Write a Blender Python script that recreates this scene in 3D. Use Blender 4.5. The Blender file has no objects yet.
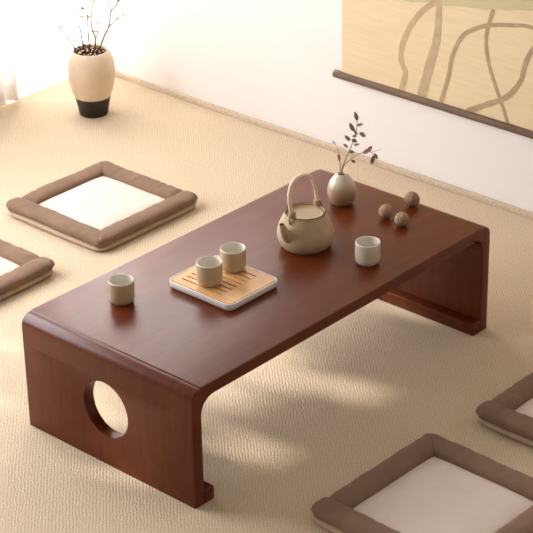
import bpy, bmesh, math, random
from mathutils import Vector, Matrix, noise

SC = bpy.context.scene
COL = SC.collection
PI = math.pi

# ------------------------------------------------------------------ helpers
def lin(c):
    def f(v):
        v /= 255.0
        return v / 12.92 if v <= 0.04045 else ((v + 0.055) / 1.055) ** 2.4
    return (f(c[0]), f(c[1]), f(c[2]), 1.0)

class MB:
    """collects vertices and faces for one mesh object"""
    def __init__(self):
        self.v, self.f, self.m = [], [], []
    def add(self, vs, fs, mi=0):
        o = len(self.v)
        self.v += [tuple(p) for p in vs]
        self.f += [tuple(i + o for i in q) for q in fs]
        self.m += [mi] * len(fs)
    def rings(self, rings, closed_u=True, cap0=False, cap1=False, loop=False, mi=0, mis=None):
        n = len(rings[0]); o = len(self.v)
        for r in rings: self.v += [tuple(p) for p in r]
        K = len(rings)
        for k in range(K if loop else K - 1):
            k2 = (k + 1) % K
            for i in range(n if closed_u else n - 1):
                j = (i + 1) % n
                self.f.append((o + k * n + i, o + k * n + j, o + k2 * n + j, o + k2 * n + i))
                self.m.append(mis[k] if mis else mi)
        if cap0: self.f.append(tuple(o + i for i in reversed(range(n)))); self.m.append(mis[0] if mis else mi)
        if cap1: self.f.append(tuple(o + (K - 1) * n + i for i in range(n))); self.m.append(mis[-1] if mis else mi)
    def lathe(self, prof, n=48, mis=None, c=(0, 0, 0), wob=None):
        rs = []
        for (r, z) in prof:
            rs.append([(c[0] + max(r, 1e-5) * math.cos(2 * PI * i / n), c[1] + max(r, 1e-5) * math.sin(2 * PI * i / n), c[2] + z) for i in range(n)])
        self.rings(rs, mis=mis)
    def tube(self, path, radii, n=10, caps=True, mi=0):
        P = [Vector(p) for p in path]
        if not hasattr(radii, '__len__'): radii = [radii] * len(P)
        up = Vector((0.31, 0.17, 0.93)); rs = []
        prev = None
        for i, p in enumerate(P):
            t = (P[min(i + 1, len(P) - 1)] - P[max(i - 1, 0)]).normalized()
            a = (prev - t * prev.dot(t)) if prev is not None else (up - t * up.dot(t))
            if a.length < 1e-4: a = t.orthogonal()
            a.normalize(); prev = a; b = t.cross(a)
            rs.append([p + (a * math.cos(2 * PI * k / n) + b * math.sin(2 * PI * k / n)) * radii[i] for k in range(n)])
        self.rings(rs, cap0=caps, cap1=caps, mi=mi)
    def box(self, x0, x1, y0, y1, z0, z1, mi=0):
        vs = [(x, y, z) for x in (x0, x1) for y in (y0, y1) for z in (z0, z1)]
        self.add(vs, [(0, 1, 3, 2), (4, 6, 7, 5), (0, 4, 5, 1), (2, 3, 7, 6), (0, 2, 6, 4), (1, 5, 7, 3)], mi)
    def build(self, name, mats, parent=None, smooth=40, loc=None, bevel=0):
        me = bpy.data.meshes.new(name)
        me.from_pydata(self.v, [], self.f)
        if not isinstance(mats, (list, tuple)): mats = [mats]
        for m in mats: me.materials.append(m)
        me.polygons.foreach_set('material_index', self.m)
        bm = bmesh.new(); bm.from_mesh(me)
        bmesh.ops.remove_doubles(bm, verts=bm.verts, dist=2e-5)
        if bevel:
            bmesh.ops.bevel(bm, geom=list(bm.edges), offset=bevel, segments=2, affect='EDGES', profile=0.5)
        bmesh.ops.recalc_face_normals(bm, faces=bm.faces)
        bm.to_mesh(me); bm.free()
        me.shade_smooth()
        me.set_sharp_from_angle(angle=math.radians(smooth))
        o = bpy.data.objects.new(name, me); COL.objects.link(o)
        if parent: o.parent = parent
        if loc: o.location = loc
        return o

def tag(o, label=None, cat=None, group=None, kind=None):
    if label: o['label'] = label
    if cat: o['category'] = cat
    if group: o['group'] = group
    if kind: o['kind'] = kind
    return o

def empty(name, loc, label, cat, group=None, rz=0):
    o = bpy.data.objects.new(name, None); COL.objects.link(o)
    o.location = loc; o.rotation_euler = (0, 0, rz); o.empty_display_size = 0.05
    return tag(o, label, cat, group)

def spline(pts, n=8):
    """Catmull-Rom through pts"""
    P = [Vector(p) for p in pts]; out = []
    for i in range(len(P) - 1):
        a = P[i - 1] if i else P[0] * 2 - P[1]
        b, c = P[i], P[i + 1]
        d = P[i + 2] if i + 2 < len(P) else P[-1] * 2 - P[-2]
        for k in range(n):
            t = k / n
            out.append(0.5 * (2 * b + (c - a) * t + (2 * a - 5 * b + 4 * c - d) * t * t + (3 * b - a - 3 * c + d) * t ** 3))
    out.append(P[-1]); return out

# ------------------------------------------------------------------ materials
def mat(name, col, rough=0.6, spec=0.5, var=0.0, vscale=8.0, stretch=(1, 1, 1), bump=0.0, bscale=60.0, col2=None, coat=0.0, sheen=0.0, bdist=0.001):
    m = bpy.data.materials.new(name); m.use_nodes = True
    nt = m.node_tree; b = nt.nodes['Principled BSDF']
    b.inputs['Base Color'].default_value = lin(col)
    b.inputs['Roughness'].default_value = rough
    b.inputs['Specular IOR Level'].default_value = spec
    b.inputs['Coat Weight'].default_value = coat
    b.inputs['Sheen Weight'].default_value = sheen
    tc = nt.nodes.new('ShaderNodeTexCoord'); mp = nt.nodes.new('ShaderNodeMapping')
    mp.inputs['Scale'].default_value = stretch
    nt.links.new(tc.outputs['Object'], mp.inputs['Vector'])
    if var or col2:
        nz = nt.nodes.new('ShaderNodeTexNoise'); nz.inputs['Scale'].default_value = vscale
        nz.inputs['Detail'].default_value = 6; nz.inputs['Roughness'].default_value = 0.6
        nt.links.new(mp.outputs[0], nz.inputs['Vector'])
        cr = nt.nodes.new('ShaderNodeValToRGB')
        c2 = col2 or tuple(max(0, c * (1 - var)) for c in col)
        cr.color_ramp.elements[0].position = 0.3; cr.color_ramp.elements[1].position = 0.7
        cr.color_ramp.elements[0].color = lin(c2); cr.color_ramp.elements[1].color = lin(col)
        nt.links.new(nz.outputs['Fac'], cr.inputs['Fac'])
        nt.links.new(cr.outputs['Color'], b.inputs['Base Color'])
    if bump:
        nb = nt.nodes.new('ShaderNodeTexNoise'); nb.inputs['Scale'].default_value = bscale; nb.inputs['Detail'].default_value = 4
        nt.links.new(mp.outputs[0], nb.inputs['Vector'])
        bp = nt.nodes.new('ShaderNodeBump'); bp.inputs['Strength'].default_value = bump; bp.inputs['Distance'].default_value = bdist
        nt.links.new(nb.outputs['Fac'], bp.inputs['Height']); nt.links.new(bp.outputs['Normal'], b.inputs['Normal'])
    return m

def wood_mat(name, stretch):     # grain runs along the top and on down both ends without a break
    m = bpy.data.materials.new(name); m.use_nodes = True
    nt = m.node_tree; N = nt.nodes.new; L = nt.links.new; b = nt.nodes['Principled BSDF']
    tc = N('ShaderNodeTexCoord'); mp = N('ShaderNodeMapping'); mp.inputs['Scale'].default_value = stretch
    sp = N('ShaderNodeSeparateXYZ'); ad = N('ShaderNodeMath'); cb = N('ShaderNodeCombineXYZ')
    L(tc.outputs['Object'], sp.inputs[0]); L(sp.outputs['X'], ad.inputs[0]); L(sp.outputs['Z'], ad.inputs[1])
    L(ad.outputs[0], cb.inputs['X']); L(sp.outputs['Y'], cb.inputs['Y']); L(cb.outputs[0], mp.inputs['Vector'])
    n1 = N('ShaderNodeTexNoise'); n1.inputs['Scale'].default_value = 9; n1.inputs['Detail'].default_value = 8; n1.inputs['Distortion'].default_value = 0.6
    n2 = N('ShaderNodeTexNoise'); n2.inputs['Scale'].default_value = 60; n2.inputs['Detail'].default_value = 4
    L(mp.outputs[0], n1.inputs['Vector']); L(mp.outputs[0], n2.inputs['Vector'])
    mx = N('ShaderNodeMath'); mx.operation = 'MULTIPLY_ADD'; mx.inputs[1].default_value = 0.3
    L(n2.outputs['Fac'], mx.inputs[0]); L(n1.outputs['Fac'], mx.inputs[2])
    cr = N('ShaderNodeValToRGB'); e = cr.color_ramp.elements
    e[0].position = 0.42; e[0].color = lin(WOOD_D); e[1].position = 0.85; e[1].color = lin(WOOD_L)
    L(mx.outputs[0], cr.inputs['Fac']); L(cr.outputs['Color'], b.inputs['Base Color'])
    b.inputs['Roughness'].default_value = 0.32
    b.inputs['Specular IOR Level'].default_value = 0.32
    bp = N('ShaderNodeBump'); bp.inputs['Strength'].default_value = 0.05; bp.inputs['Distance'].default_value = 0.0006
    L(n2.outputs['Fac'], bp.inputs['Height']); L(bp.outputs['Normal'], b.inputs['Normal'])
    return m

WOOD_D, WOOD_L = (84, 33, 9), (102, 43, 13)
M_wood_top = wood_mat('walnut_along', (0.7, 6, 6))
M_wood_side = M_wood_top

def carpet_mat():
    m = bpy.data.materials.new('carpet'); m.use_nodes = True
    nt = m.node_tree; N = nt.nodes.new; L = nt.links.new; b = nt.nodes['Principled BSDF']
    b.inputs['Roughness'].default_value = 0.95; b.inputs['Specular IOR Level'].default_value = 0.1
    b.inputs['Sheen Weight'].default_value = 0.0
    tc = N('ShaderNodeTexCoord')
    mp = N('ShaderNodeMapping'); mp.inputs['Rotation'].default_value = (0, 0, math.radians(-46))
    L(tc.outputs['Object'], mp.inputs['Vector'])
    # jitter so that the ribs are not ruler-straight
    nj = N('ShaderNodeTexNoise'); nj.inputs['Scale'].default_value = 40; nj.inputs['Detail'].default_value = 3
    L(mp.outputs[0], nj.inputs['Vector'])
    vm = N('ShaderNodeVectorMath'); vm.operation = 'MULTIPLY_ADD'; vm.inputs[1].default_value = (0.012, 0.010, 0)
    L(nj.outputs['Color'], vm.inputs[0]); L(mp.outputs[0], vm.inputs[2])
    w1 = N('ShaderNodeTexWave'); w1.bands_direction = 'Y'; w1.inputs['Scale'].default_value = 42
    w2 = N('ShaderNodeTexWave'); w2.bands_direction = 'X'; w2.inputs['Scale'].default_value = 34
    L(vm.outputs[0], w1.inputs['Vector']); L(vm.outputs[0], w2.inputs['Vector'])
    m1 = N('ShaderNodeMath'); m1.operation = 'MULTIPLY_ADD'; m1.inputs[1].default_value = 0.3
    L(w2.outputs['Fac'], m1.inputs[0]); L(w1.outputs['Fac'], m1.inputs[2])
    nz = N('ShaderNodeTexNoise'); nz.inputs['Scale'].default_value = 170; nz.inputs['Detail'].default_value = 4
    L(tc.outputs['Object'], nz.inputs['Vector'])
    m2 = N('ShaderNodeMath'); m2.operation = 'MULTIPLY_ADD'; m2.inputs[1].default_value = 3.6
    L(nz.outputs['Fac'], m2.inputs[0]); L(m1.outputs[0], m2.inputs[2])
    cr = N('ShaderNodeValToRGB'); e = cr.color_ramp.elements
    e[0].position = 0.38; e[0].color = lin(CARPET_D); e[1].position = 0.86; e[1].color = lin(CARPET_L)
    dv = N('ShaderNodeMath'); dv.operation = 'MULTIPLY'; dv.inputs[1].default_value = 0.25
    L(m2.outputs[0], dv.inputs[0]); L(dv.outputs[0], cr.inputs['Fac'])
    L(cr.outputs['Color'], b.inputs['Base Color'])
    bp = N('ShaderNodeBump'); bp.inputs['Strength'].default_value = 0.4; bp.inputs['Distance'].default_value = 0.0009
    L(m2.outputs[0], bp.inputs['Height']); L(bp.outputs['Normal'], b.inputs['Normal'])
    return m
CARPET_D, CARPET_L = (196, 172, 144), (217, 197, 168)
M_carpet = carpet_mat()

M_wall = mat('white_plaster', (240, 233, 227), 0.9, 0.2, var=0.02, vscale=2.5, bump=0.08, bscale=30)
M_base = mat('woven_edge', (210, 190, 168), 0.9, 0.15, col2=(188, 166, 142), vscale=120, bump=0.5, bscale=200)
M_ceramic = mat('greige_glaze', (194, 167, 132), 0.45, 0.45, var=0.07, vscale=40)
M_ceramic_light = mat('pale_greige_glaze', (205, 191, 166), 0.42, 0.45, var=0.05, vscale=40)
M_glaze_in = mat('white_inner_glaze', (226, 219, 206), 0.3, 0.5)
M_pot = mat('sand_clay', (186, 162, 128), 0.6, 0.35, var=0.07, vscale=30, bump=0.08, bscale=250)
M_pot_rim = mat('bare_clay_rim', (112, 80, 56), 0.7, 0.3)
M_handle = mat('bamboo_cane', (240, 214, 188), 0.5, 0.4, var=0.1, vscale=50)
M_tie = mat('cane_binding', (176, 146, 112), 0.7, 0.3, var=0.15, vscale=90)
M_hollow_shade = mat('hollow_shade', (40, 28, 22), 0.9, 0.1)  # shade inside hollows, put in as a dark colour
def bud_mat():
    m = mat('dipped_glaze', (214, 205, 186), 0.26, 0.55)
    nt = m.node_tree; N = nt.nodes.new; L = nt.links.new; b = nt.nodes['Principled BSDF']
    tc = N('ShaderNodeTexCoord'); sx = N('ShaderNodeSeparateXYZ'); nz = N('ShaderNodeTexNoise'); nz.inputs['Scale'].default_value = 45
    L(tc.outputs['Object'], sx.inputs[0]); L(tc.outputs['Object'], nz.inputs['Vector'])
    ma = N('ShaderNodeMath'); ma.operation = 'MULTIPLY_ADD'; ma.inputs[1].default_value = 0.012; L(nz.outputs['Fac'], ma.inputs[0]); L(sx.outputs['Z'], ma.inputs[2])
    mr = N('ShaderNodeMapRange'); mr.inputs['From Min'].default_value = 0.0; mr.inputs['From Max'].default_value = 0.09; L(ma.outputs[0], mr.inputs['Value'])
    cr = N('ShaderNodeValToRGB'); e = cr.color_ramp.elements
    e[0].position = 0.30; e[0].color = lin((154, 124, 96)); e[1].position = 0.80; e[1].color = lin((206, 193, 170))
    k = e.new(0.60); k.color = lin((172, 146, 118))
    L(mr.outputs[0], cr.inputs['Fac']); L(cr.outputs['Color'], b.inputs['Base Color'])
    return m
M_bud_white = bud_mat()
M_vase_grey = mat('oatmeal_stoneware', (232, 212, 186), 0.7, 0.3, col2=(220, 196, 162), vscale=9, bump=0.08, bscale=150)
M_vase_black = mat('black_glaze', (44, 35, 24), 0.5, 0.4, col2=(34, 26, 18), vscale=30)
M_twig = mat('dry_twig', (112, 62, 44), 0.8, 0.2, col2=(70, 36, 26), vscale=120)
M_twig_end = mat('cut_twig_end', (222, 196, 168), 0.8, 0.2)
M_branch = mat('pale_branch', (104, 80, 62), 0.8, 0.2, var=0.2, vscale=60)
M_palebud = mat('pale_leaf', (170, 156, 116), 0.7, 0.2)
M_stem = mat('sprig_stem', (150, 112, 86), 0.7, 0.3)
M_leaf = mat('olive_leaf', (172, 150, 118), 0.5, 0.4, col2=(144, 120, 94), vscale=80)
M_leaf_red = mat('reddish_leaf', (172, 110, 98), 0.5, 0.4, col2=(146, 94, 82), vscale=80)
M_nut = mat('walnut_shell', (178, 146, 118), 0.75, 0.3, col2=(140, 108, 84), vscale=90, bump=0.4, bscale=220)
M_tray = mat('white_tray', (236, 228, 220), 0.35, 0.5)
M_bamboo = mat('bamboo_board', (226, 178, 120), 0.45, 0.4, col2=(212, 160, 102), vscale=30, stretch=(8, 0.8, 1))
M_border = mat('brown_cotton', (136, 107, 86), 0.9, 0.15, var=0.08, vscale=14, bump=0.25, bscale=500, sheen=0.1)
M_pad = mat('cream_linen', (226, 208, 194), 0.92, 0.15, var=0.03, vscale=20, bump=0.3, bscale=450)
M_under = mat('beige_canvas', (192, 166, 138), 0.92, 0.15, var=0.06, vscale=30, bump=0.2, bscale=400)
M_paper = mat('scroll_silk', (229, 206, 170), 0.85, 0.2, col2=(222, 197, 158), vscale=14, stretch=(1, 0.5, 7), bump=0.05, bscale=200)
M_paper_edge = mat('scroll_margin', (232, 206, 168), 0.85, 0.2)
M_ink = mat('grey_brown_ink', (198, 173, 138), 0.85, 0.2, col2=(182, 156, 122), vscale=30)
M_ink2 = mat('brown_ink', (188, 160, 126), 0.85, 0.2, col2=(166, 138, 108), vscale=30)
M_wash = mat('grey_green_wash', (200, 184, 146), 0.85, 0.2)
M_roller = mat('dark_roller_wood', (118, 92, 72), 0.6, 0.3, col2=(92, 70, 54), vscale=20, stretch=(1, 0.2, 1))
M_frame = mat('window_paint', (238, 232, 222), 0.5, 0.4)
M_hedge = mat('added_hedge_leaf', (84, 110, 60), 0.7, 0.3, var=0.3, vscale=6)

def sheer_mat():
    m = bpy.data.materials.new('sheer_voile'); m.use_nodes = True
    nt = m.node_tree; b = nt.nodes['Principled BSDF']; out = nt.nodes['Material Output']
    b.inputs['Base Color'].default_value = lin((248, 246, 244)); b.inputs['Roughness'].default_value = 0.9
    tr = nt.nodes.new('ShaderNodeBsdfTranslucent'); tr.inputs['Color'].default_value = lin((250, 248, 246))
    mx = nt.nodes.new('ShaderNodeMixShader'); mx.inputs[0].default_value = 0.38
    nt.links.new(b.outputs[0], mx.inputs[1]); nt.links.new(tr.outputs[0], mx.inputs[2]); nt.links.new(mx.outputs[0], out.inputs['Surface'])
    return m
M_sheer = sheer_mat()

# ------------------------------------------------------------------ setting
XW, YW = 1.70, 2.14          # right wall plane, left (window) wall plane
mb = MB(); mb.box(-2.6, XW + 0.1, -2.4, YW + 0.1, -0.05, 0.0)
tag(mb.build('floor', M_carpet), kind='structure')
# right wall with a tall window near the corner, added unseen to haze the tabletop
UY0, UY1, UZ0, UZ1 = 1.35, 2.09, 1.05, 2.3
mb = MB(); mb.box(XW, XW + 0.1, -2.4, UY0, 0.0, 2.5); mb.box(XW, XW + 0.1, UY1, YW + 0.1, 0.0, 2.5)
mb.box(XW, XW + 0.1, UY0, UY1, 0.0, UZ0); mb.box(XW, XW + 0.1, UY0, UY1, UZ1, 2.5)
tag(mb.build('wall_right', M_wall), kind='structure')
mb = MB(); mb.box(XW - 0.012, XW, -2.4, YW, 0.0, 0.018)
tag(mb.build('baseboard_right', M_base, bevel=0.002), kind='structure')
# left wall with its window opening
WX0, WX1, WZ0, WZ1 = -1.5, 1.15, 0.42, 2.2
mb = MB()
VX0, VX1 = 1.21, 1.665        # narrow glazed door beside the corner, hung with voile
mb.box(-2.6, WX0, YW, YW + 0.1, 0, 2.5); mb.box(WX1, VX0, YW, YW + 0.1, 0, 2.5); mb.box(VX1, XW, YW, YW + 0.1, 0, 2.5)
mb.box(WX0, WX1, YW, YW + 0.1, 0, WZ0); mb.box(WX0, WX1, YW, YW + 0.1, WZ1, 2.5); mb.box(VX0, VX1, YW, YW + 0.1, WZ1, 2.5)
tag(mb.build('wall_left', M_wall), kind='structure')
mb = MB(); f = 0.04
mb.box(WX0, WX1, YW + 0.03, YW + 0.08, WZ0, WZ0 + f); mb.box(WX0, WX1, YW + 0.03, YW + 0.08, WZ1 - f, WZ1)
for x in (WX0, WX0 + (WX1 - WX0) / 3 - f / 2, WX0 + 2 * (WX1 - WX0) / 3 - f / 2, WX1 - f):
    mb.box(x, x + f, YW + 0.03, YW + 0.08, WZ0, WZ1)
win = tag(mb.build('window_1', M_frame), kind='structure')
mb = MB()
mb.box(XW + 0.03, XW + 0.08, UY0, UY1, UZ0, UZ0 + f); mb.box(XW + 0.03, XW + 0.08, UY0, UY1, UZ1 - f, UZ1)
for y in (UY0, UY1 - f): mb.box(XW + 0.03, XW + 0.08, y, y + f, UZ0 + f, UZ1 - f)
tag(mb.build('added_haze_window', M_frame), kind='structure')
# rolled-down sheer blind added unseen to cut the sun, open below for low rays
mb = MB()
mb.box(WX0 + 0.01, WX1 - 0.01, YW + 0.012, YW + 0.014, 0.87, WZ1); mb.box(WX0 + 0.01, WX1 - 0.01, YW + 0.005, YW + 0.02, 0.855, 0.87)
mb.build('sun_cut_blind', M_sheer, win)

# sheer curtains hanging in folds to just above the carpet
def curtain(x0, x1, yc, nf, amp, label):
    mb = MB(); n = 150; rows = 30
    rs = []
    for k in range(rows + 1):
        z = 0.012 + (2.3 - 0.012) * k / rows
        r = []
        for i in range(n + 1):
            t = i / n
            a = amp * (1 + .35 * math.sin(5 * t + 1))
            y = yc + a * math.sin(t * 2 * PI * nf + 0.4 * math.sin(3 * t * PI)) + 0.25 * amp * math.sin(z * 4 + t * 20)
            r.append((x0 + (x1 - x0) * t, y, z))
        rs.append(r)
    mb.rings(rs, closed_u=False)
    o = mb.build('curtain', M_sheer, smooth=80)
    so = o.modifiers.new('thick', 'SOLIDIFY'); so.thickness = 0.0012
    tag(o, label, 'curtain')
curtain(0.72, 1.335, YW - 0.05, 11, 0.016, 'sheer white curtain with folds at the far left edge of the photo')
curtain(1.20, 1.683, YW - 0.015, 7, 0.005, 'bright backlit voile curtain hanging behind the floor vase at the corner')

# ------------------------------------------------------------------ low table
TL, TW, TH, TT = 1.0890, 0.5517, 0.30, 0.031
RO, RI, ZS = 0.026, 0.040, 0.225      # outer / inner bend radius, height of the joint with the side panel
root = empty('low_tea_table', (0, 0, 0), 'low dark walnut tea table with rounded waterfall ends and a round hole', 'table')

def inset_rings(left, right, ys):
    pass

def table_top():
    outer, inner = [], []
    # left end, going up and over to the right end
    outer += [(0, ZS), (0, TH - RO - 0.01)]
    ST = 0.0022
    outer += [(RO - RO * math.cos(a), TH - ST - RO + RO * math.sin(a)) for a in [PI / 2 * k / 8 for k in range(9)]]
    # shallow chamfered step just behind the bend, as on the photographed edge
    outer += [(RO + 0.0035, TH - ST), (RO + 0.007, TH)]
    n = 14
    outer += [(RO + 0.007 + (TL - 2 * RO - 0.014) * k / n, TH) for k in range(1, n)]
    outer += [(TL - RO - 0.007, TH), (TL - RO - 0.0035, TH - ST)]
    outer += [(TL - RO + RO * math.sin(a), TH - ST - RO + RO * math.cos(a)) for a in [PI / 2 * k / 8 for k in range(9)]]
    outer += [(TL, TH - RO - 0.01), (TL, ZS)]
    zi = TH - TT
    inner += [(TL - TT, ZS)]
    inner += [(TL - TT - RI + RI * math.cos(a), zi - RI + RI * math.sin(a)) for a in [PI / 2 * k / 8 for k in range(9)]]
    inner += [(TT + RI - RI * math.sin(a), zi - RI + RI * math.cos(a)) for a in [PI / 2 * k / 8 for k in range(9)]]
    inner += [(TT, ZS)]
    loop = outer + inner; N = len(loop); no = len(outer)
    def offs(d):
        out = []
        for i, p in enumerate(loop):
            a, b = loop[i - 1], loop[(i + 1) % N]
            if i in (0, no - 1, no, N - 1):       # the joint with the panel: move across the thickness only
                s = {0: 1, no - 1: -1, no: 1, N - 1: -1}[i]
                out.append((p[0] + s * d, p[1])); continue
            t = Vector((b[0] - a[0], b[1] - a[1])).normalized()
            nrm = Vector((t.y, -t.x))            # outline runs clockwise seen from -y: inward is to the right
            out.append((p[0] + nrm.x * d, p[1] + nrm.y * d))
        return out
    B = 0.004
    rings = []
    for (y, d) in ((0.0, B), (B * 0.13, B * 0.5), (B * 0.5, B * 0.13), (B, 0), (TW - B, 0), (TW - B * 0.5, B * 0.13), (TW - B * 0.13, B * 0.5), (TW, B)):
        rings.append([(x, y, z) for x, z in offs(d)])
    mb = MB(); mb.rings(rings)
    # end caps as quad strips between the outer and the inner line
    for ri in (0, len(rings) - 1):
        bm = bmesh.new(); vs = [bm.verts.new(p) for p in rings[ri]]
        fc = bm.faces.new(vs); r = bmesh.ops.triangulate(bm, faces=[fc]); bm.verts.index_update()
        mb.add([v.co[:] for v in bm.verts], [[v.index for v in q.verts] for q in bm.faces]); bm.free()
    return mb.build('tabletop', M_wood_top, root, smooth=22)
table_top()

def side_panel(x0, x1):
    """upright board from the floor to the bend with a round hole cut through it"""
    yc, zc, R, N = 0.2775, 0.149, 0.071, 96
    B = 0.004
    def rect(d):
        a0, a1, b0, b1 = d, TW - d, 0.0, ZS
        pts = []
        for i in range(N):
            t = 2 * PI * i / N; c, s = math.cos(t), math.sin(t)
            k = min((a1 - yc) / c if c > 1e-9 else 9, (a0 - yc) / c if c < -1e-9 else 9, (b1 - zc) / s if s > 1e-9 else 9, (b0 - zc) / s if s < -1e-9 else 9)
            pts.append([yc + c * k, zc + s * k])
        for cy in (a0, a1):
            for cz in (b0, b1):
                j = min(range(N), key=lambda q: (pts[q][0] - cy) ** 2 + (pts[q][1] - cz) ** 2); pts[j] = [cy, cz]
        return pts
    def circ(r): return [(yc + r * math.cos(2 * PI * i / N), zc + r * math.sin(2 * PI * i / N)) for i in range(N)]
    def at(x, P): return [(x, y, z) for y, z in P]
    h = 0.002
    rg = [at(x0 + h, circ(R)), at(x0 + h * .3, circ(R + h * .3)), at(x0, circ(R + h)), at(x0, rect(B)), at(x0 + B * .13, rect(B * .5)), at(x0 + B * .5, rect(B * .13)), at(x0 + B, rect(0)),
          at(x1 - B, rect(0)), at(x1 - B * .5, rect(B * .13)), at(x1 - B * .13, rect(B * .5)), at(x1, rect(B)), at(x1, circ(R + h)), at(x1 - h * .3, circ(R + h * .3)), at(x1 - h, circ(R))]
    mb = MB(); mb.rings(rg, loop=True)
    return mb.build('side_panel', M_wood_side, root, smooth=35)
side_panel(0, TT); side_panel(TL - TT, TL)

def foot(x0, sgn):
    """low rail on the floor along the inner face of a side panel"""
    w, h, r = 0.031, 0.034, 0.005
    prof = [(0, 0), (w - .002, 0), (w, .002), (w, h - r)] + [(w - r + r * math.cos(a), h - r + r * math.sin(a)) for a in (PI / 8, PI / 4, 3 * PI / 8, PI / 2)] + [(0, h)]
    cx, cz = w / 2, h / 2; b = 0.003
    rings = []
    for (y, k) in ((0, 1), (b * .4, .3), (b, 0), (TW - b, 0), (TW - b * .4, .3), (TW, 1)):
        rings.append([(x0 + sgn * (p[0] + (cx - p[0]) / cx * b * k * (p[0] > 1e-6)), y, p[1] + (cz - p[1]) / cz * b * k * (p[1] > 1e-6)) for p in prof])
    mb = MB(); mb.rings(rings, cap0=True, cap1=True)
    return mb.build('foot_rail', M_wood_top, root, smooth=35)
foot(TT, 1); foot(TL - TT, -1)

# ------------------------------------------------------------------ floor cushions
def cushion(cx, cy, seed, label, ang=0.0, a=0.203):
    rnd = random.Random(seed)
    w = 0.066
    ro = empty('floor_cushion', (cx, cy, 0), label, 'cushion', 'square floor cushions around the table', math.radians(ang))
    so = Vector((seed * 7.3, seed * 3.1, 0))
    def nz(x, y, s): return noise.noise(Vector((x * s, y * s, 0)) + so)
    # beige underside: a soft rounded-square slab showing as a band below the border
    mb = MB(); n = 120
    def sq(hw, z, wav=0.0):
        out = []
        for i in range(n):
            t = 2 * PI * i / n; c, s = math.cos(t), math.sin(t)
            k = (abs(c) ** 12 + abs(s) ** 12) ** (-1 / 12)
            hh = hw + 0.003 * nz(c * k, s * k, 2.3)
            out.append((hh * c * k, hh * s * k, z + wav * (nz(c * k, s * k, 3.1))))
        return out
    mb.rings([sq(a - .03, 0.001), sq(a - .012, 0.0), sq(a - .001, 0.004), sq(a + .003, 0.009, .002), sq(a + .001, 0.014, .003), sq(a - .008, 0.018, .002), sq(a - .03, .019)], cap0=True, cap1=True)
    mb.build('underside', M_under, ro, smooth=70)
    # brown padded border: four stuffed strips folded over one another at the corners
    mb = MB()
    # (rotation, end type at +t, end type at -t); strips run along local t, outside at local s = +w/2
    strips = [(-PI / 2, 'full', 'mitre'), (0, 'mitre', 'tuck'), (PI / 2, 'tuck', 'mitre'), (PI, 'mitre', 'full')]
    strips = [(0, 'tuck', 'mitre'),       # x+ side, t towards y+
              (PI / 2, 'tuck', 'mitre'),  # y+ side, t towards x-
              (PI, 'mitre', 'full'),      # x- side, t towards y-
              (-PI / 2, 'full', 'mitre')] # y- side, t towards x+
    strips[0] = (0, 'mitre', 'tuck'); strips[1] = (PI / 2, 'tuck', 'mitre')
    K, NS = 72, 22
    for (rot, e1, e0) in strips:
        ca, sa = math.cos(rot), math.sin(rot)
        def lim(e, s):
            return {'full': a + .003, 'tuck': a - w + .008, 'mitre': a - (w / 2 - s) + .001}[e]
        ph = rnd.random() * 9
        rings = []
        for k in range(K + 1):
            u = -1 + 2 * k / K
            u = math.copysign(1 - (1 - abs(u)) ** 1.35, u)
            ring = []
            for i in range(NS):
                th = 2 * PI * i / NS
                cs, sn = math.cos(th), math.sin(th)
                s = w / 2 * math.copysign(abs(cs) ** 0.75, cs)
                e = e1 if u > 0 else e0
                L = lim(e, s); t = u * L
                d = L - abs(t); er = 0.016
                f = math.sqrt(max(0, 1 - (1 - min(d / er, 1)) ** 2))
                f = {'full': .15 + .85 * f, 'tuck': .75 + .25 * f, 'mitre': .74 + .26 * f}[e]
                hh = 0.0150 * (1 + 0.22 * noise.noise(Vector((t * 16, ph, 0))) + 0.08 * noise.noise(Vector((t * 45, s * 20, ph))))
                z = 0.0275 + math.copysign(abs(sn) ** 0.8, sn) * hh * f - (0.004 if e == 'tuck' and d < .03 else 0) * (1 - d / .03)
                if sn > 0:   # small gathers
                    z += 0.0022 * noise.noise(Vector((t * 60, s * 25, ph + 3)))
                if e == 'full': s = s * (0.82 + 0.18 * min(1, d / .02) ** .5)
                off = a - w / 2 + s + 0.0025 * noise.noise(Vector((t * 9, ph + 5, 0)))
                # outward = (1,0), along = (0,1), rotated by rot
                q, p = max(0, off - (a - .024)), max(0, abs(t) - (a - .024))
                if q > 0 and p > 0:                  # rounded plan corner
                    kk = max(q, p) / math.hypot(q, p)
                    off2, t2 = a - .024 + q * kk, math.copysign(a - .024 + p * kk, t)
                else: off2, t2 = off, t
                ring.append((off2 * ca - t2 * sa, off2 * sa + t2 * ca, z))
            rings.append(ring)
        mb.rings(rings, cap0=True, cap1=True)
    mb.build('border', M_border, ro, smooth=75)
    # cream centre panel, lightly stuffed
    mb = MB(); g = 40; hw = a - w + 0.008
    rows = []
    for j in range(g + 1):
        r = []
        for i in range(g + 1):
            x, y = -hw + 2 * hw * i / g, -hw + 2 * hw * j / g
            q = max(abs(x), abs(y)) / hw
            ex = (1 - (abs(x) / hw) ** 4) * (1 - (abs(y) / hw) ** 4)
            z = 0.022 + 0.0155 * ex ** .7 + 0.0018 * nz(x, y, 12)
            r.append((x, y, z))
        rows.append(r)
    mb.rings(rows, closed_u=False)
    mb.build('centre_panel', M_pad, ro, smooth=80)
    return ro
cushion(0.932, 1.272, 1, 'brown bordered cream cushion lying whole beyond the table, nearer the floor vase')
cushion(0.371, 1.277, 2, 'brown bordered cushion cut off by the left edge of the photo', 0.5)
cushion(0.336, -0.437, 3, 'brown bordered cream cushion at the bottom right corner, in front of the table', -0.8, 0.213)
cushion(0.899, -0.462, 4, 'brown bordered cushion cut off by the right edge of the photo', -0.5, 0.210)

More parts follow.
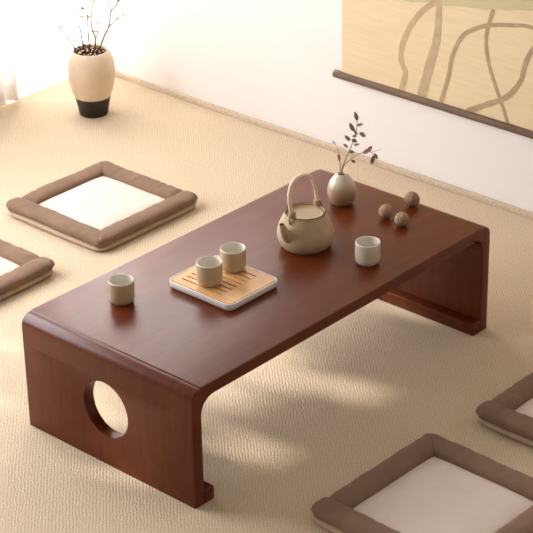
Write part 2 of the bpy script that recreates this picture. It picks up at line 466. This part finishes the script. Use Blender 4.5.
# ------------------------------------------------------------------ tea cups
def cup(x, y, z, label, m_out, s=1.03):
    R, H = 0.0300 * s, 0.0560 * s
    prof = [(0, 0.0022), (.0165, 0.0022), (.018, 0), (.0215, 0), (.0225, .002), (.0272, .005), (.0293, .0095), (.0299, .016), (.0300, .035), (.0299, .0535), (.0294, .0558), (.0284, .0562), (.0275, .0555), (.0271, .053), (.0270, .030), (.0262, .016), (.022, .0085), (.012, .0062), (0, .006)]
    mis = [0] * 9 + [1] * 10
    mb = MB(); mb.lathe([(r * s, h * s) for r, h in prof], 56, mis=mis)
    o = mb.build('tea_cup', [m_out, M_glaze_in], smooth=50, loc=(x, y, z))
    return tag(o, label, 'cup', 'small handleless tea cups')
TRZ = 0.3195
cup(0.198, 0.416, TH, 'greige tea cup standing alone on the table left of the tray', M_ceramic)
cup(0.3705, 0.294, TRZ, 'greige tea cup on the bamboo tray, the nearer and left one', M_ceramic)
cup(0.460, 0.301, TRZ, 'greige tea cup on the bamboo tray, the farther and right one', M_ceramic)
cup(0.723, 0.101, TH, 'pale tea cup standing alone on the table right of the teapot', M_ceramic_light)

# ------------------------------------------------------------------ tray
def rrect(hx, hy, r, n=7):
    out = []
    for (sx, sy, a0) in ((1, 1, 0), (-1, 1, PI / 2), (-1, -1, PI), (1, -1, 3 * PI / 2)):
        for k in range(n):
            t = a0 + PI / 2 * k / (n - 1)
            out.append((sx * (hx - r) + r * math.cos(t), sy * (hy - r) + r * math.sin(t)))
    return out
def tray():
    hx, hy = 0.0885, 0.1035
    ro = empty('tea_tray', (0.406, 0.284, TH), 'white tea tray with a slotted bamboo top holding two cups', 'tray')
    def ring(d, z): return [(x, y, z) for x, y in rrect(hx - d, hy - d, max(.004, 0.020 - d))]
    mb = MB()
    mb.rings([ring(.012, 0), ring(.005, .0005), ring(.002, .003), ring(.0, .010), ring(0, .0180), ring(.0006, .0193), ring(.0018, .0197), ring(.0030, .0193), ring(.0035, .018), ring(.0040, .004)], cap0=True, cap1=True)
    mb.build('tray_base', M_tray, ro, smooth=45)
    # bamboo board with seven slots cut right through
    bm = bmesh.new()
    def loop(pts):
        vs = [bm.verts.new((x, y, .0195)) for x, y in pts]
        return [bm.edges.new((vs[i], vs[(i + 1) % len(vs)])) for i in range(len(vs))]
    es = loop(rrect(hx - .0060, hy - .0060, .0145))
    for k in range(8):
        xc = -0.0595 + 0.0172 * k
        pts = [(xc + px, 0.0135 + py) for px, py in rrect(0.0022, 0.065, .0021, 4)]
        es += loop(pts)
    bmesh.ops.triangle_fill(bm, use_beauty=True, edges=es)
    ex = bmesh.ops.extrude_face_region(bm, geom=list(bm.faces))
    bmesh.ops.translate(bm, verts=[v for v in ex['geom'] if isinstance(v, bmesh.types.BMVert)], vec=(0, 0, -.006))
    bm.verts.index_update()
    mb = MB(); mb.add([v.co[:] for v in bm.verts], [[v.index for v in f.verts] for f in bm.faces]); bm.free()
    mb.build('bamboo_board', M_bamboo, ro, smooth=30)
tray()

# ------------------------------------------------------------------ teapot
def teapot():
    ro = empty('teapot', (0.699, 0.280, TH), 'sand coloured clay teapot with a bamboo hoop handle', 'teapot')
    prof = [(0, .002), (.049, .002), (.051, 0), (.055, .0), (.059, .003), (.0655, .013), (.0696, .024), (.0708, .034), (.0700, .044), (.0665, .057), (.0608, .071), (.0548, .083), (.0518, .0890), (.0517, .0918), (.0510, .0936), (.0494, .0941), (.0478, .0928), (.0472, .0885), (.0470, .083), (.045, .081), (0, .081)]
    mis = [0] * 13 + [1] * 3 + [0] * 5
    mb = MB(); mb.lathe(prof, 72, mis=mis); mb.build('body', [M_pot, M_pot_rim], ro, smooth=60)
    # sunk lid
    mb = MB(); mb.lathe([(0, .0815), (.043, .0815), (.0448, .083), (.0453, .0862), (.0446, .0876), (.0432, .0880), (.0418, .0872), (.039, .0852), (.028, .0843), (.012, .0855), (0, .0858)], 64)
    mb.build('lid', M_pot, ro, smooth=60)
    # short upturned spout towards -x
    path = spline([(-.050, 0, .038), (-.066, 0, .049), (-.0785, 0, .067), (-.0870, 0, .0880)], 6)
    n = len(path); rad = [0.0205 - 0.0140 * min(1, (i / (n - 1)) ** 0.8) for i in range(n)]
    tip = Vector(path[-1]); d = (Vector(path[-1]) - Vector(path[-2])).normalized()
    mb = MB(); rings = []
    for k, (p, rr) in enumerate(zip(path, rad)):
        t = (path[min(k + 1, n - 1)] - path[max(k - 1, 0)]).normalized()
        b = Vector((0, 1, 0)); a = b.cross(t).normalized()
        rings.append([p + (a * math.cos(2 * PI * q / 24) + b * math.sin(2 * PI * q / 24)) * rr for q in range(24)])
    for h, rr in ((.0008, .0060), (.0006, .0052), (-.002, .0047), (-.010, .0044)):
        rings.append([tip + d * h + (a * math.cos(2 * PI * q / 24) + b * math.sin(2 * PI * q / 24)) * rr for q in range(24)])
    mb.rings(rings)
    sp = mb.build('spout', M_pot, ro, smooth=60)
    mb = MB(); mb.tube([tip - d * .0010, tip - d * .0016], .0047, 20); mb.build('spout_shade_disc', M_hollow_shade, sp)  # dark disc paints in the shade inside the spout
    # hoop handle
    hp = spline([(-.046, 0, .093), (-.053, 0, .119), (-.0570, 0, .149), (-.0505, 0, .178), (-.027, 0, .192), (-.001, 0, .1895), (.021, 0, .176), (.036, 0, .147), (.0425, 0, .117), (.045, 0, .101)], 8)
    m = len(hp)
    mb = MB(); mb.tube(hp, [.0060 - .0018 * i / (m - 1) + .0003 * math.sin(i * 1.1) for i in range(m)], 16)
    mb.build('handle', M_handle, ro, smooth=70)
    # clay lugs on the shoulder and cane bindings through them
    for sx in (-1, 1):
        c = Vector((sx * .0530, 0, .0875))
        mb = MB()
        ringp = [c + Vector((sx * .0075 * math.cos(t) * .8, .0085 * math.sin(t) * .2, .0105 * math.sin(t) * 1.0)) for t in [2 * PI * k / 24 for k in range(25)]]
        mb.tube(ringp, .0034, 10); mb.build('lug', M_pot, ro, smooth=70)
        mb = MB()
        c2 = Vector((sx * (.048 if sx < 0 else .0455), 0, .101))
        for q, dz in enumerate((-.004, 0, .004)):
            rp = [c2 + Vector((.0072 * math.cos(t), .0072 * math.sin(t), dz + .0012 * math.sin(t + q))) for t in [2 * PI * k / 20 for k in range(21)]]
            mb.tube(rp, .0024, 8)
        mb.tube(spline([c2 + Vector((0, -.007, .004)), c2 + Vector((sx * .004, -.010, -.003)), c2 + Vector((sx * .002, -.009, -.012))], 5), .0017, 7)
        mb.build('binding', M_tie, ro, smooth=70)
teapot()

# ------------------------------------------------------------------ bud vase with its sprig
RV = Vector((0.6754, -0.7374, 0)); FV = Vector((0.7374, 0.6754, 0))
BV = Vector((0.940, 0.366, TH))
def bud_vase():
    prof = [(0, .002), (.018, .002), (.020, 0), (.024, .0), (.0285, .004), (.0338, .014), (.0368, .026), (.0376, .036), (.0366, .045), (.0345, .053), (.0305, .0625), (.0245, .0715), (.0180, .0785), (.0140, .0818), (.0122, .0832), (.0112, .0834), (.0102, .0822), (.0098, .0780), (.0098, .05), (0, .05)]
    mis = [0] * 17 + [1] * 3
    mb = MB(); mb.lathe(prof, 64, mis=mis)
    o = mb.build('bud_vase', [M_bud_white, M_hollow_shade], smooth=60, loc=BV)
    tag(o, 'small round bud vase with cream top and tan base on the table', 'vase')
bud_vase()

def leaf_mesh(p, direction, normal, L, W, mb, curl=0.25):
    d = Vector(direction).normalized(); nn = Vector(normal); nn = (nn - d * nn.dot(d)).normalized(); s = d.cross(nn)
    n = 7; rows = []
    for k in range(n + 1):
        t = k / n
        w = W * (math.sin(PI * min(1, t * 0.92 + .04)) ** .85) * (1 - .25 * t) if 0 < k < n else W * .03
        c = Vector(p) + d * (L * t) + nn * (-curl * L * t * t)
        rows.append([c - s * w + nn * w * .25, c - nn * 0.0003, c + s * w + nn * w * .25])
    top = [[v + nn * .0004 for v in r] for r in rows]
    mb.rings([[r[0], r[1], r[2], t[2], t[1], t[0]] for r, t in zip(rows, top)], cap0=True, cap1=True)

def sprig():
    s = 1 / 388.0; sz = 1 / 346.0
    rnd = random.Random(5)
    o0 = Vector((341.5, 174.5))
    base = BV + Vector((0, 0, .083))
    ro = empty('leafy_sprig', BV + Vector((0, 0, .055)), 'thin leafy sprig with olive and reddish leaves standing in the bud vase', 'plant')
    O = Vector(ro.location)
    def W(px, py, dep=0): return base + RV * ((px - o0.x) * s) + FV * dep + Vector((0, 0, (o0.y - py) * sz)) - O
    def stem(pts, r0, r1, nm):
        P = spline([W(*p) for p in pts], 5); mb = MB()
        mb.tube(P, [r0 + (r1 - r0) * i / (len(P) - 1) for i in range(len(P))], 7)
        mb.build(nm, M_stem, ro, smooth=80)
    stem([(341.3, 184, 0), (341.8, 172, .001), (344, 165, .004), (348, 156, .004), (351.5, 147, 0), (354.5, 138, -.003), (356.5, 128, -.002), (356.5, 120, 0)], .0016, .0007, 'stem')
    stem([(341, 184, 0), (342.5, 170, -.003), (346, 162, -.012), (352, 156.5, -.018), (359, 152, -.022), (366, 148.5, -.026), (372, 151.5, -.028)], .0014, .0006, 'stem')
    stem([(341, 184, 0), (340.3, 168, .004), (339.2, 160, .012), (338, 153, .016), (334.5, 147, .02)], .0012, .0005, 'stem')
    stem([(370, 150, -.027), (375, 148.5, -.03), (379.5, 146.5, -.034)], .0007, .0004, 'stem')
    # tip px, base px, width px, depth, red
    leaves = [((354.5, 115.5), (357, 124), 2.0, 0, 0), ((362.5, 126.5), (356.5, 128.5), 1.7, -.004, 0), ((349.5, 126.5), (354, 135), 2.2, .006, 0),
              ((365.5, 138), (358.5, 134.5), 2.3, -.008, 0), ((344.8, 139.5), (350, 144.5), 1.9, .012, 0), ((357, 143), (351, 141), 1.9, -.006, 0),
              ((352, 139), (356.5, 139.5), 1.6, .005, 0), ((343.5, 147.5), (348, 151.5), 1.5, .014, 0), ((354, 153), (348.5, 152), 1.8, -.008, 0),
              ((355.5, 161), (350, 158.5), 1.5, -.02, 0), ((340.5, 166), (338, 157.5), 1.6, .014, 1), ((361.5, 152), (369, 148), 2.3, -.026, 1),
              ((370.5, 143.5), (366.5, 149.5), 2.1, -.03, 1), ((371.5, 163), (371.5, 153.5), 2.6, -.026, 0), ((376.5, 156), (372.5, 150.5), 1.8, -.032, 0),
              ((354, 131), (356.5, 136), 1.4, -.01, 0), ((359, 146), (353.5, 148), 1.3, .004, 0), ((333, 145.5), (335, 149), .9, .02, 0)]
    for (tp, bs, w, dep, red) in leaves:
        b = W(bs[0], bs[1], dep); t = W(tp[0], tp[1], dep - .004 + .008 * rnd.random())
        mb = MB(); nn = -FV * .8 + Vector((rnd.uniform(-.4, .4), rnd.uniform(-.4, .4), .6))
        leaf_mesh(b, t - b, nn, (t - b).length, w * s * 1.15, mb, .12)
        lf = mb.build('leaf', M_leaf_red if red else M_leaf, ro, smooth=60)
        if red: lf['label'] = 'reddish brown leaf'
sprig()

# ------------------------------------------------------------------ walnuts
def walnut(x, y, r, seed, label):
    bm = bmesh.new(); bmesh.ops.create_icosphere(bm, subdivisions=5, radius=1)
    rnd = random.Random(seed); off = Vector((seed * 5.1, 2.2 * seed, 1.7))
    ax = Vector((rnd.uniform(-1, 1), rnd.uniform(-1, 1), rnd.uniform(-.2, .5))).normalized()   # seam plane normal
    rot = Matrix.Rotation(rnd.random() * 6, 3, 'Z')
    for v in bm.verts:
        d = v.co.normalized()
        k = 1 + .05 * noise.noise(d * 1.6 + off) - .13 * abs(noise.noise(d * 3.6 + off)) - .07 * abs(noise.noise(d * 8 + off))
        q = abs(d.dot(ax))
        k += .06 * math.exp(-(q / .13) ** 2) - .11 * math.exp(-(q / .03) ** 2)
        v.co = (rot @ d) * (r * k)
    zmin = min(v.co.z for v in bm.verts)
    mb = MB(); bm.verts.index_update()
    mb.add([(v.co.x, v.co.y, v.co.z - zmin) for v in bm.verts], [[v.index for v in f.verts] for f in bm.faces]); bm.free()
    o = mb.build('walnut', M_nut, smooth=80, loc=(x, y, TH - .0002))
    tag(o, label, 'walnut', 'walnuts on the table')
walnut(0.944, 0.223, .0185, 1, 'brown walnut on the table nearest the bud vase, leftmost of three')
walnut(0.934, 0.163, .0190, 2, 'brown walnut on the table nearest the pale cup, front one of three')
walnut(1.042, 0.216, .0200, 3, 'brown walnut on the table nearest the back edge, farthest of three')

# ------------------------------------------------------------------ floor vase with dry branches
FVP = Vector((1.425, 1.826, 0))
def floor_vase():
    prof = [(0, .003), (.040, .003), (.042, 0), (.0445, .0), (.0470, .004), (.0512, .030), (.0570, .058), (.0588, .064), (.0606, .068), (.0650, .081), (.0695, .096), (.0745, .120), (.0766, .145), (.0756, .168), (.0715, .189), (.0660, .204), (.0605, .2135), (.0575, .2175), (.0560, .2190), (.0538, .2188), (.0526, .2165), (.0530, .208), (.058, .195), (.058, .185), (0, .185)]
    mis = [1] * 7 + [0] * 14 + [2] * 4
    mb = MB(); mb.lathe(prof, 72, mis=mis)
    o = mb.build('floor_vase', [M_vase_grey, M_vase_black, M_hollow_shade], smooth=60, loc=FVP)
    tag(o, 'oatmeal stoneware floor vase with black base standing in the far corner', 'vase')
floor_vase()

def twigs():
    rnd = random.Random(11); first = None
    for i in range(46):
        mb = MB(); a = rnd.random() * 2 * PI
        r = 0.050 * math.sqrt((i + .5) / 46)
        a = i * 2.39996
        p0 = Vector((r * .55 * math.cos(a), r * .55 * math.sin(a), 0.0))
        p1 = Vector((r * math.cos(a), r * math.sin(a), .034 + .010 * rnd.random() - .12 * r))
        rr = .0028 + .0014 * rnd.random()
        mb.tube([p0, p0.lerp(p1, .5), p1], [rr, rr, rr], 7, caps=True)
        mb.tube([p1, p1 + (p1 - p0).normalized() * .0006], [rr * .8, rr * .6], 7, mi=1)
        o = mb.build('cut_twig', [M_twig, M_twig_end] if i % 3 else [M_branch, M_twig_end], smooth=60, loc=FVP + Vector((0, 0, .1852)))
        tag(o, 'short cut twig packed upright in the mouth of the floor vase', 'twig', 'cut twigs packed in the floor vase mouth')
twigs()

def branches():
    s = 1 / 300.0; sz = 1 / 268.0
    o0 = Vector((92, 50)); base = FVP + Vector((0, 0, .219))
    rnd = random.Random(3)
    data = [
      ([(92, 60, 0), (91.5, 45, 0), (91, 30, .01), (91.5, 15, .01), (90.5, -6, .015), (92, -30, .02)], [((91, 24), (87, 14), (86, 4)), ((91, 8), (95, -4), (96, -14))], 'tallest dry branch rising straight from the middle of the floor vase'),
      ([(95, 60, 0), (97.5, 46, -.005), (98, 38, -.01), (95.5, 30, -.01), (95, 20, -.012), (98, 6, -.015)], [((97.5, 40), (101, 33), (101, 26))], 'short crooked dry branch just right of the vase middle'),
      ([(98, 60, 0), (103, 45, -.01), (107.5, 35, -.015), (112, 27, -.02), (115, 13, -.03), (122, 4, -.04), (125, -12, -.05)], [((112, 27), (120, 21), (126, 18)), ((115, 13), (113, 4), (115, -6))], 'dry branch leaning to the right out of the floor vase'),
      ([(88, 60, 0), (85, 45, .01), (83, 32, .02), (79, 20, .03), (77, 4, .04), (72, -12, .05)], [((83, 32), (86, 24), (85, 16)), ((79, 20), (72, 14), (68, 8))], 'pale dry branch leaning slightly left out of the floor vase'),
      ([(84, 58, 0), (75, 46, .01), (66, 34, .02), (58, 24, .03), (50, 14, .04), (41, 2, .05)], [((66, 34), (62, 26), (62, 18)), ((58, 24), (52, 24), (47, 22))], 'pale dry branch arching far to the left over the curtain side'),
    ]
    for pts, subs, lab in data:
        def W(q, dd=None):
            dep = q[2] if len(q) > 2 else dd
            return RV * ((q[0] - o0.x) * s) + FV * dep + Vector((0, 0, (o0.y - q[1]) * sz)) + Vector((0, 0, .219))
        ro = empty('dry_branch', FVP, lab, 'branch', 'dry branches in the floor vase')
        P = spline([W(p) for p in pts], 5); mb = MB()
        # keep the foot of the branch inside the neck
        mb.tube(P, [.0028 - .0014 * i / (len(P) - 1) for i in range(len(P))], 7)
        mb.build('main_stem', M_branch, ro, smooth=80)
        tips = [P[-1], P[-6], P[len(P) // 2]]
        for sb in subs:
            dep = pts[3][2]
            Q = spline([W(q, dep) for q in sb], 4); mb = MB()
            near = min(P, key=lambda v: (v - Q[0]).length); Q[0] = near
            mb.tube(Q, [.0016 - .0008 * i / (len(Q) - 1) for i in range(len(Q))], 6)
            mb.build('side_shoot', M_branch, ro, smooth=80)
            tips += [Q[-1], Q[len(Q) // 2]]
        for t in tips:
            for k in range(2):
                d = Vector((rnd.uniform(-1, 1), rnd.uniform(-1, 1), rnd.uniform(.2, 1)))
                mb = MB(); leaf_mesh(t, d, -FV + Vector((0, 0, .4)), .010 + .007 * rnd.random(), .0025, mb, .1)
                mb.build('leaf_bud', M_palebud, ro, smooth=60)
branches()

# ------------------------------------------------------------------ hanging scroll
def scroll():
    XS = XW - 0.012
    ro = empty('hanging_scroll', (XW, 0.4, 0.262), 'cream hanging scroll painted with brown looping lines on the white wall', 'scroll')
    O = Vector(ro.location)
    def P(y, z, d=0): return Vector((XS - d, y, z)) - O
    y0, y1, z0, z1 = -0.22, 0.993, 0.262, 1.55
    mb = MB()
    def sheet(ya, yb, za, zb, d, mi, th=0.0012):
        a, b = P(ya, za, d), P(yb, zb, d - th)
        mb.box(a.x, b.x, a.y, b.y, a.z, b.z, mi)
    sheet(y0, y1, z0, z1, 0, 0)
    # lines of the painting: flat bands of pigment lying on the silk
    def stroke(pts, w0, w1, mi, lift):
        Q = spline([(y, z, 0) for y, z in pts], 10); n = len(Q)
        rr = []
        for i, q in enumerate(Q):
            t = (Q[min(i + 1, n - 1)] - Q[max(i - 1, 0)]).normalized(); nn = Vector((-t.y, t.x, 0))
            w = w0 + (w1 - w0) * i / (n - 1); w *= 1 + .16 * noise.noise(Vector((i * .33, mi * 3 + w0 * 900, 0)))
            a, b = q + nn * w, q - nn * w
            rr.append([P(a.x, a.y, .0002), P(b.x, b.y, .0002), P(b.x, b.y, lift), P(a.x, a.y, lift)])
        mb.rings(rr, cap0=True, cap1=True, mi=mi)
    stroke([(.600, .64), (.646, .578), (.692, .537), (.734, .481), (.763, .413), (.765, .365), (.750, .331), (.764, .272)], .0085, .010, 1, .0006)
    stroke([(.628, .66), (.632, .581), (.633, .520), (.639, .458), (.662, .375), (.689, .272)], .008, .017, 1, .0007)
    stroke([(.617, .272), (.592, .362), (.580, .427), (.547, .495), (.496, .532), (.445, .553), (.377, .568), (.317, .577), (.24, .56), (.16, .50)], .0075, .005, 2, .0008)
    stroke([(.443, .600), (.464, .515), (.454, .443), (.426, .374), (.399, .320), (.378, .272)], .0062, .0055, 2, .0009)
    stroke([(.522, .272), (.451, .312), (.384, .354), (.342, .411), (.328, .468), (.305, .515), (.26, .57), (.19, .62)], .0085, .0065, 2, .0010)
    # pale wash along the top of the lines
    stroke([(.95, .585), (.80, .596), (.638, .613), (.48, .640), (.319, .668), (.10, .69), (-.1, .70)], .045, .045, 3, .0005)
    mb.build('painted_silk', [M_paper, M_ink, M_ink2, M_wash], ro, smooth=40)
    # bottom roller with plain ends, and the upper rod with its cord
    def rod(z, r, nm, e):
        mb = MB(); c = [P(y, z, 0) for y in (y0 - e, y0 - e + .002, y1 + e - .002, y1 + e)]
        mb.tube(c, [r * .85, r, r, r * .85], 24); return mb.build(nm, M_roller, ro, smooth=50)
    rod(.262, .0118, 'roller', .030)
    rod(1.55, .008, 'top_rod', .012)
    mb = MB(); mb.tube([P(.65, 1.55, 0), P(.40, 1.72, -.004), P(.12, 1.55, 0)], .0018, 8); mb.build('cord', M_tie, ro)
scroll()

# ------------------------------------------------------------------ hedge outside the window, unseen, added to dapple the low sun
EL = math.radians(21); AZ = Vector((0.24, -0.97, 0)).normalized()      # the low sun
def hedge():
    rnd = random.Random(8); mb = MB()
    gaps = [(.50, .29, .20, .13), (.26, .14, .055, .09), (.31, .0, .05, .08), (.22, .90, .09, .07), (.02, .68, .07, .06), (.16, .46, .11, .10), (-.14, .55, .07, .05), (-.25, .85, .08, .05)]
    for i in range(2600):
        c = Vector((rnd.uniform(-1.9, 1.6), rnd.uniform(2.75, 3.05), rnd.uniform(0.02, 1.6)))
        fx, fy = c.x + AZ.x * c.z / math.tan(EL), c.y + AZ.y * c.z / math.tan(EL)
        q = min(math.hypot((fx - gx) / rx, (fy - gy) / ry) for gx, gy, rx, ry in gaps)
        d = Vector((rnd.uniform(-1, 1), rnd.uniform(-.4, .4), rnd.uniform(-.6, 1)))
        L, W = rnd.uniform(.09, .16), rnd.uniform(.03, .05)
        if q < 1.0 + .25 * rnd.random(): continue          # openings shaped so sun falls on chosen floor patches
        leaf_mesh(c - d.normalized() * L * .5, d, Vector((rnd.uniform(-.4, .4), -1, rnd.uniform(-.4, .4))), L, W, mb, .2)
    for i in range(9):
        x = -1.8 + .4 * i
        mb.tube(spline([(x, 2.95, -.05), (x + .05, 2.9, .6), (x - .04, 3.0, 1.5)], 4), .012, 6)
    tag(mb.build('added_dapple_hedge', M_hedge, smooth=50), kind='structure')
hedge()

# ------------------------------------------------------------------ light
w = bpy.data.worlds.new('World'); SC.world = w; w.use_nodes = True
bg = w.node_tree.nodes['Background']; bg.inputs['Color'].default_value = (1.0, 0.89, 0.79, 1); bg.inputs['Strength'].default_value = 0.25
def area(name, loc, rot, sx, sy, power, col):
    l = bpy.data.lights.new(name, 'AREA'); l.shape = 'RECTANGLE'; l.size = sx; l.size_y = sy; l.energy = power; l.color = col
    o = bpy.data.objects.new(name, l); COL.objects.link(o); o.location = loc; o.rotation_euler = rot; return o
area('window_daylight', ((WX0 + WX1) / 2, YW - 0.004, 1.25), (math.radians(-90), 0, 0), WX1 - WX0 - .1, 1.6, 71, (0.94, 0.98, 1.05))
area('door_daylight', ((VX0 + VX1) / 2, YW + 0.06, 1.1), (math.radians(-90), 0, 0), VX1 - VX0 - .02, 2.1, 52, (0.95, 0.98, 1.05))
area('added_haze_light', (XW + 0.02, (UY0 + UY1) / 2, (UZ0 + UZ1) / 2), (math.radians(-90), 0, math.radians(-90)), UY1 - UY0 - .04, UZ1 - UZ0 - .04, 10, (1.0, 0.97, 0.95))  # lamp for the added window, gives the tabletop its pale reflection
sl = bpy.data.lights.new('sun', 'SUN'); sl.energy = 3.4; sl.angle = math.radians(1.2); sl.color = (1, .97, .91)
so = bpy.data.objects.new('sun', sl); COL.objects.link(so)
so.rotation_euler = (AZ * math.cos(EL) + Vector((0, 0, -math.sin(EL)))).to_track_quat('-Z', 'Y').to_euler()

# ------------------------------------------------------------------ camera
cd = bpy.data.cameras.new('camera'); cam = bpy.data.objects.new('camera', cd); COL.objects.link(cam)
F, YAW, PIT, ROL = 1973.0046, 0.7416, 0.4767, -0.0193
fw = Vector((math.cos(PIT) * math.cos(YAW), math.cos(PIT) * math.sin(YAW), -math.sin(PIT)))
r0 = Vector((math.sin(YAW), -math.cos(YAW), 0)); u0 = r0.cross(fw)
r = r0 * math.cos(ROL) + u0 * math.sin(ROL); u = u0 * math.cos(ROL) - r0 * math.sin(ROL)
mw = Matrix((r, u, -fw)).transposed().to_4x4(); mw.translation = Vector((-2.5835, -2.5945, 2.4941))
cam.matrix_world = mw
cd.sensor_width = 36; cd.lens = F / 533 * 36
cd.dof.use_dof = True; cd.dof.focus_distance = 4.35; cd.dof.aperture_fstop = 20
SC.camera = cam

SC.view_settings.view_transform = 'Standard'; SC.view_settings.look = 'None'
SC.view_settings.gamma = 1; SC.view_settings.use_curve_mapping = False
SC.view_settings.exposure = 0.68
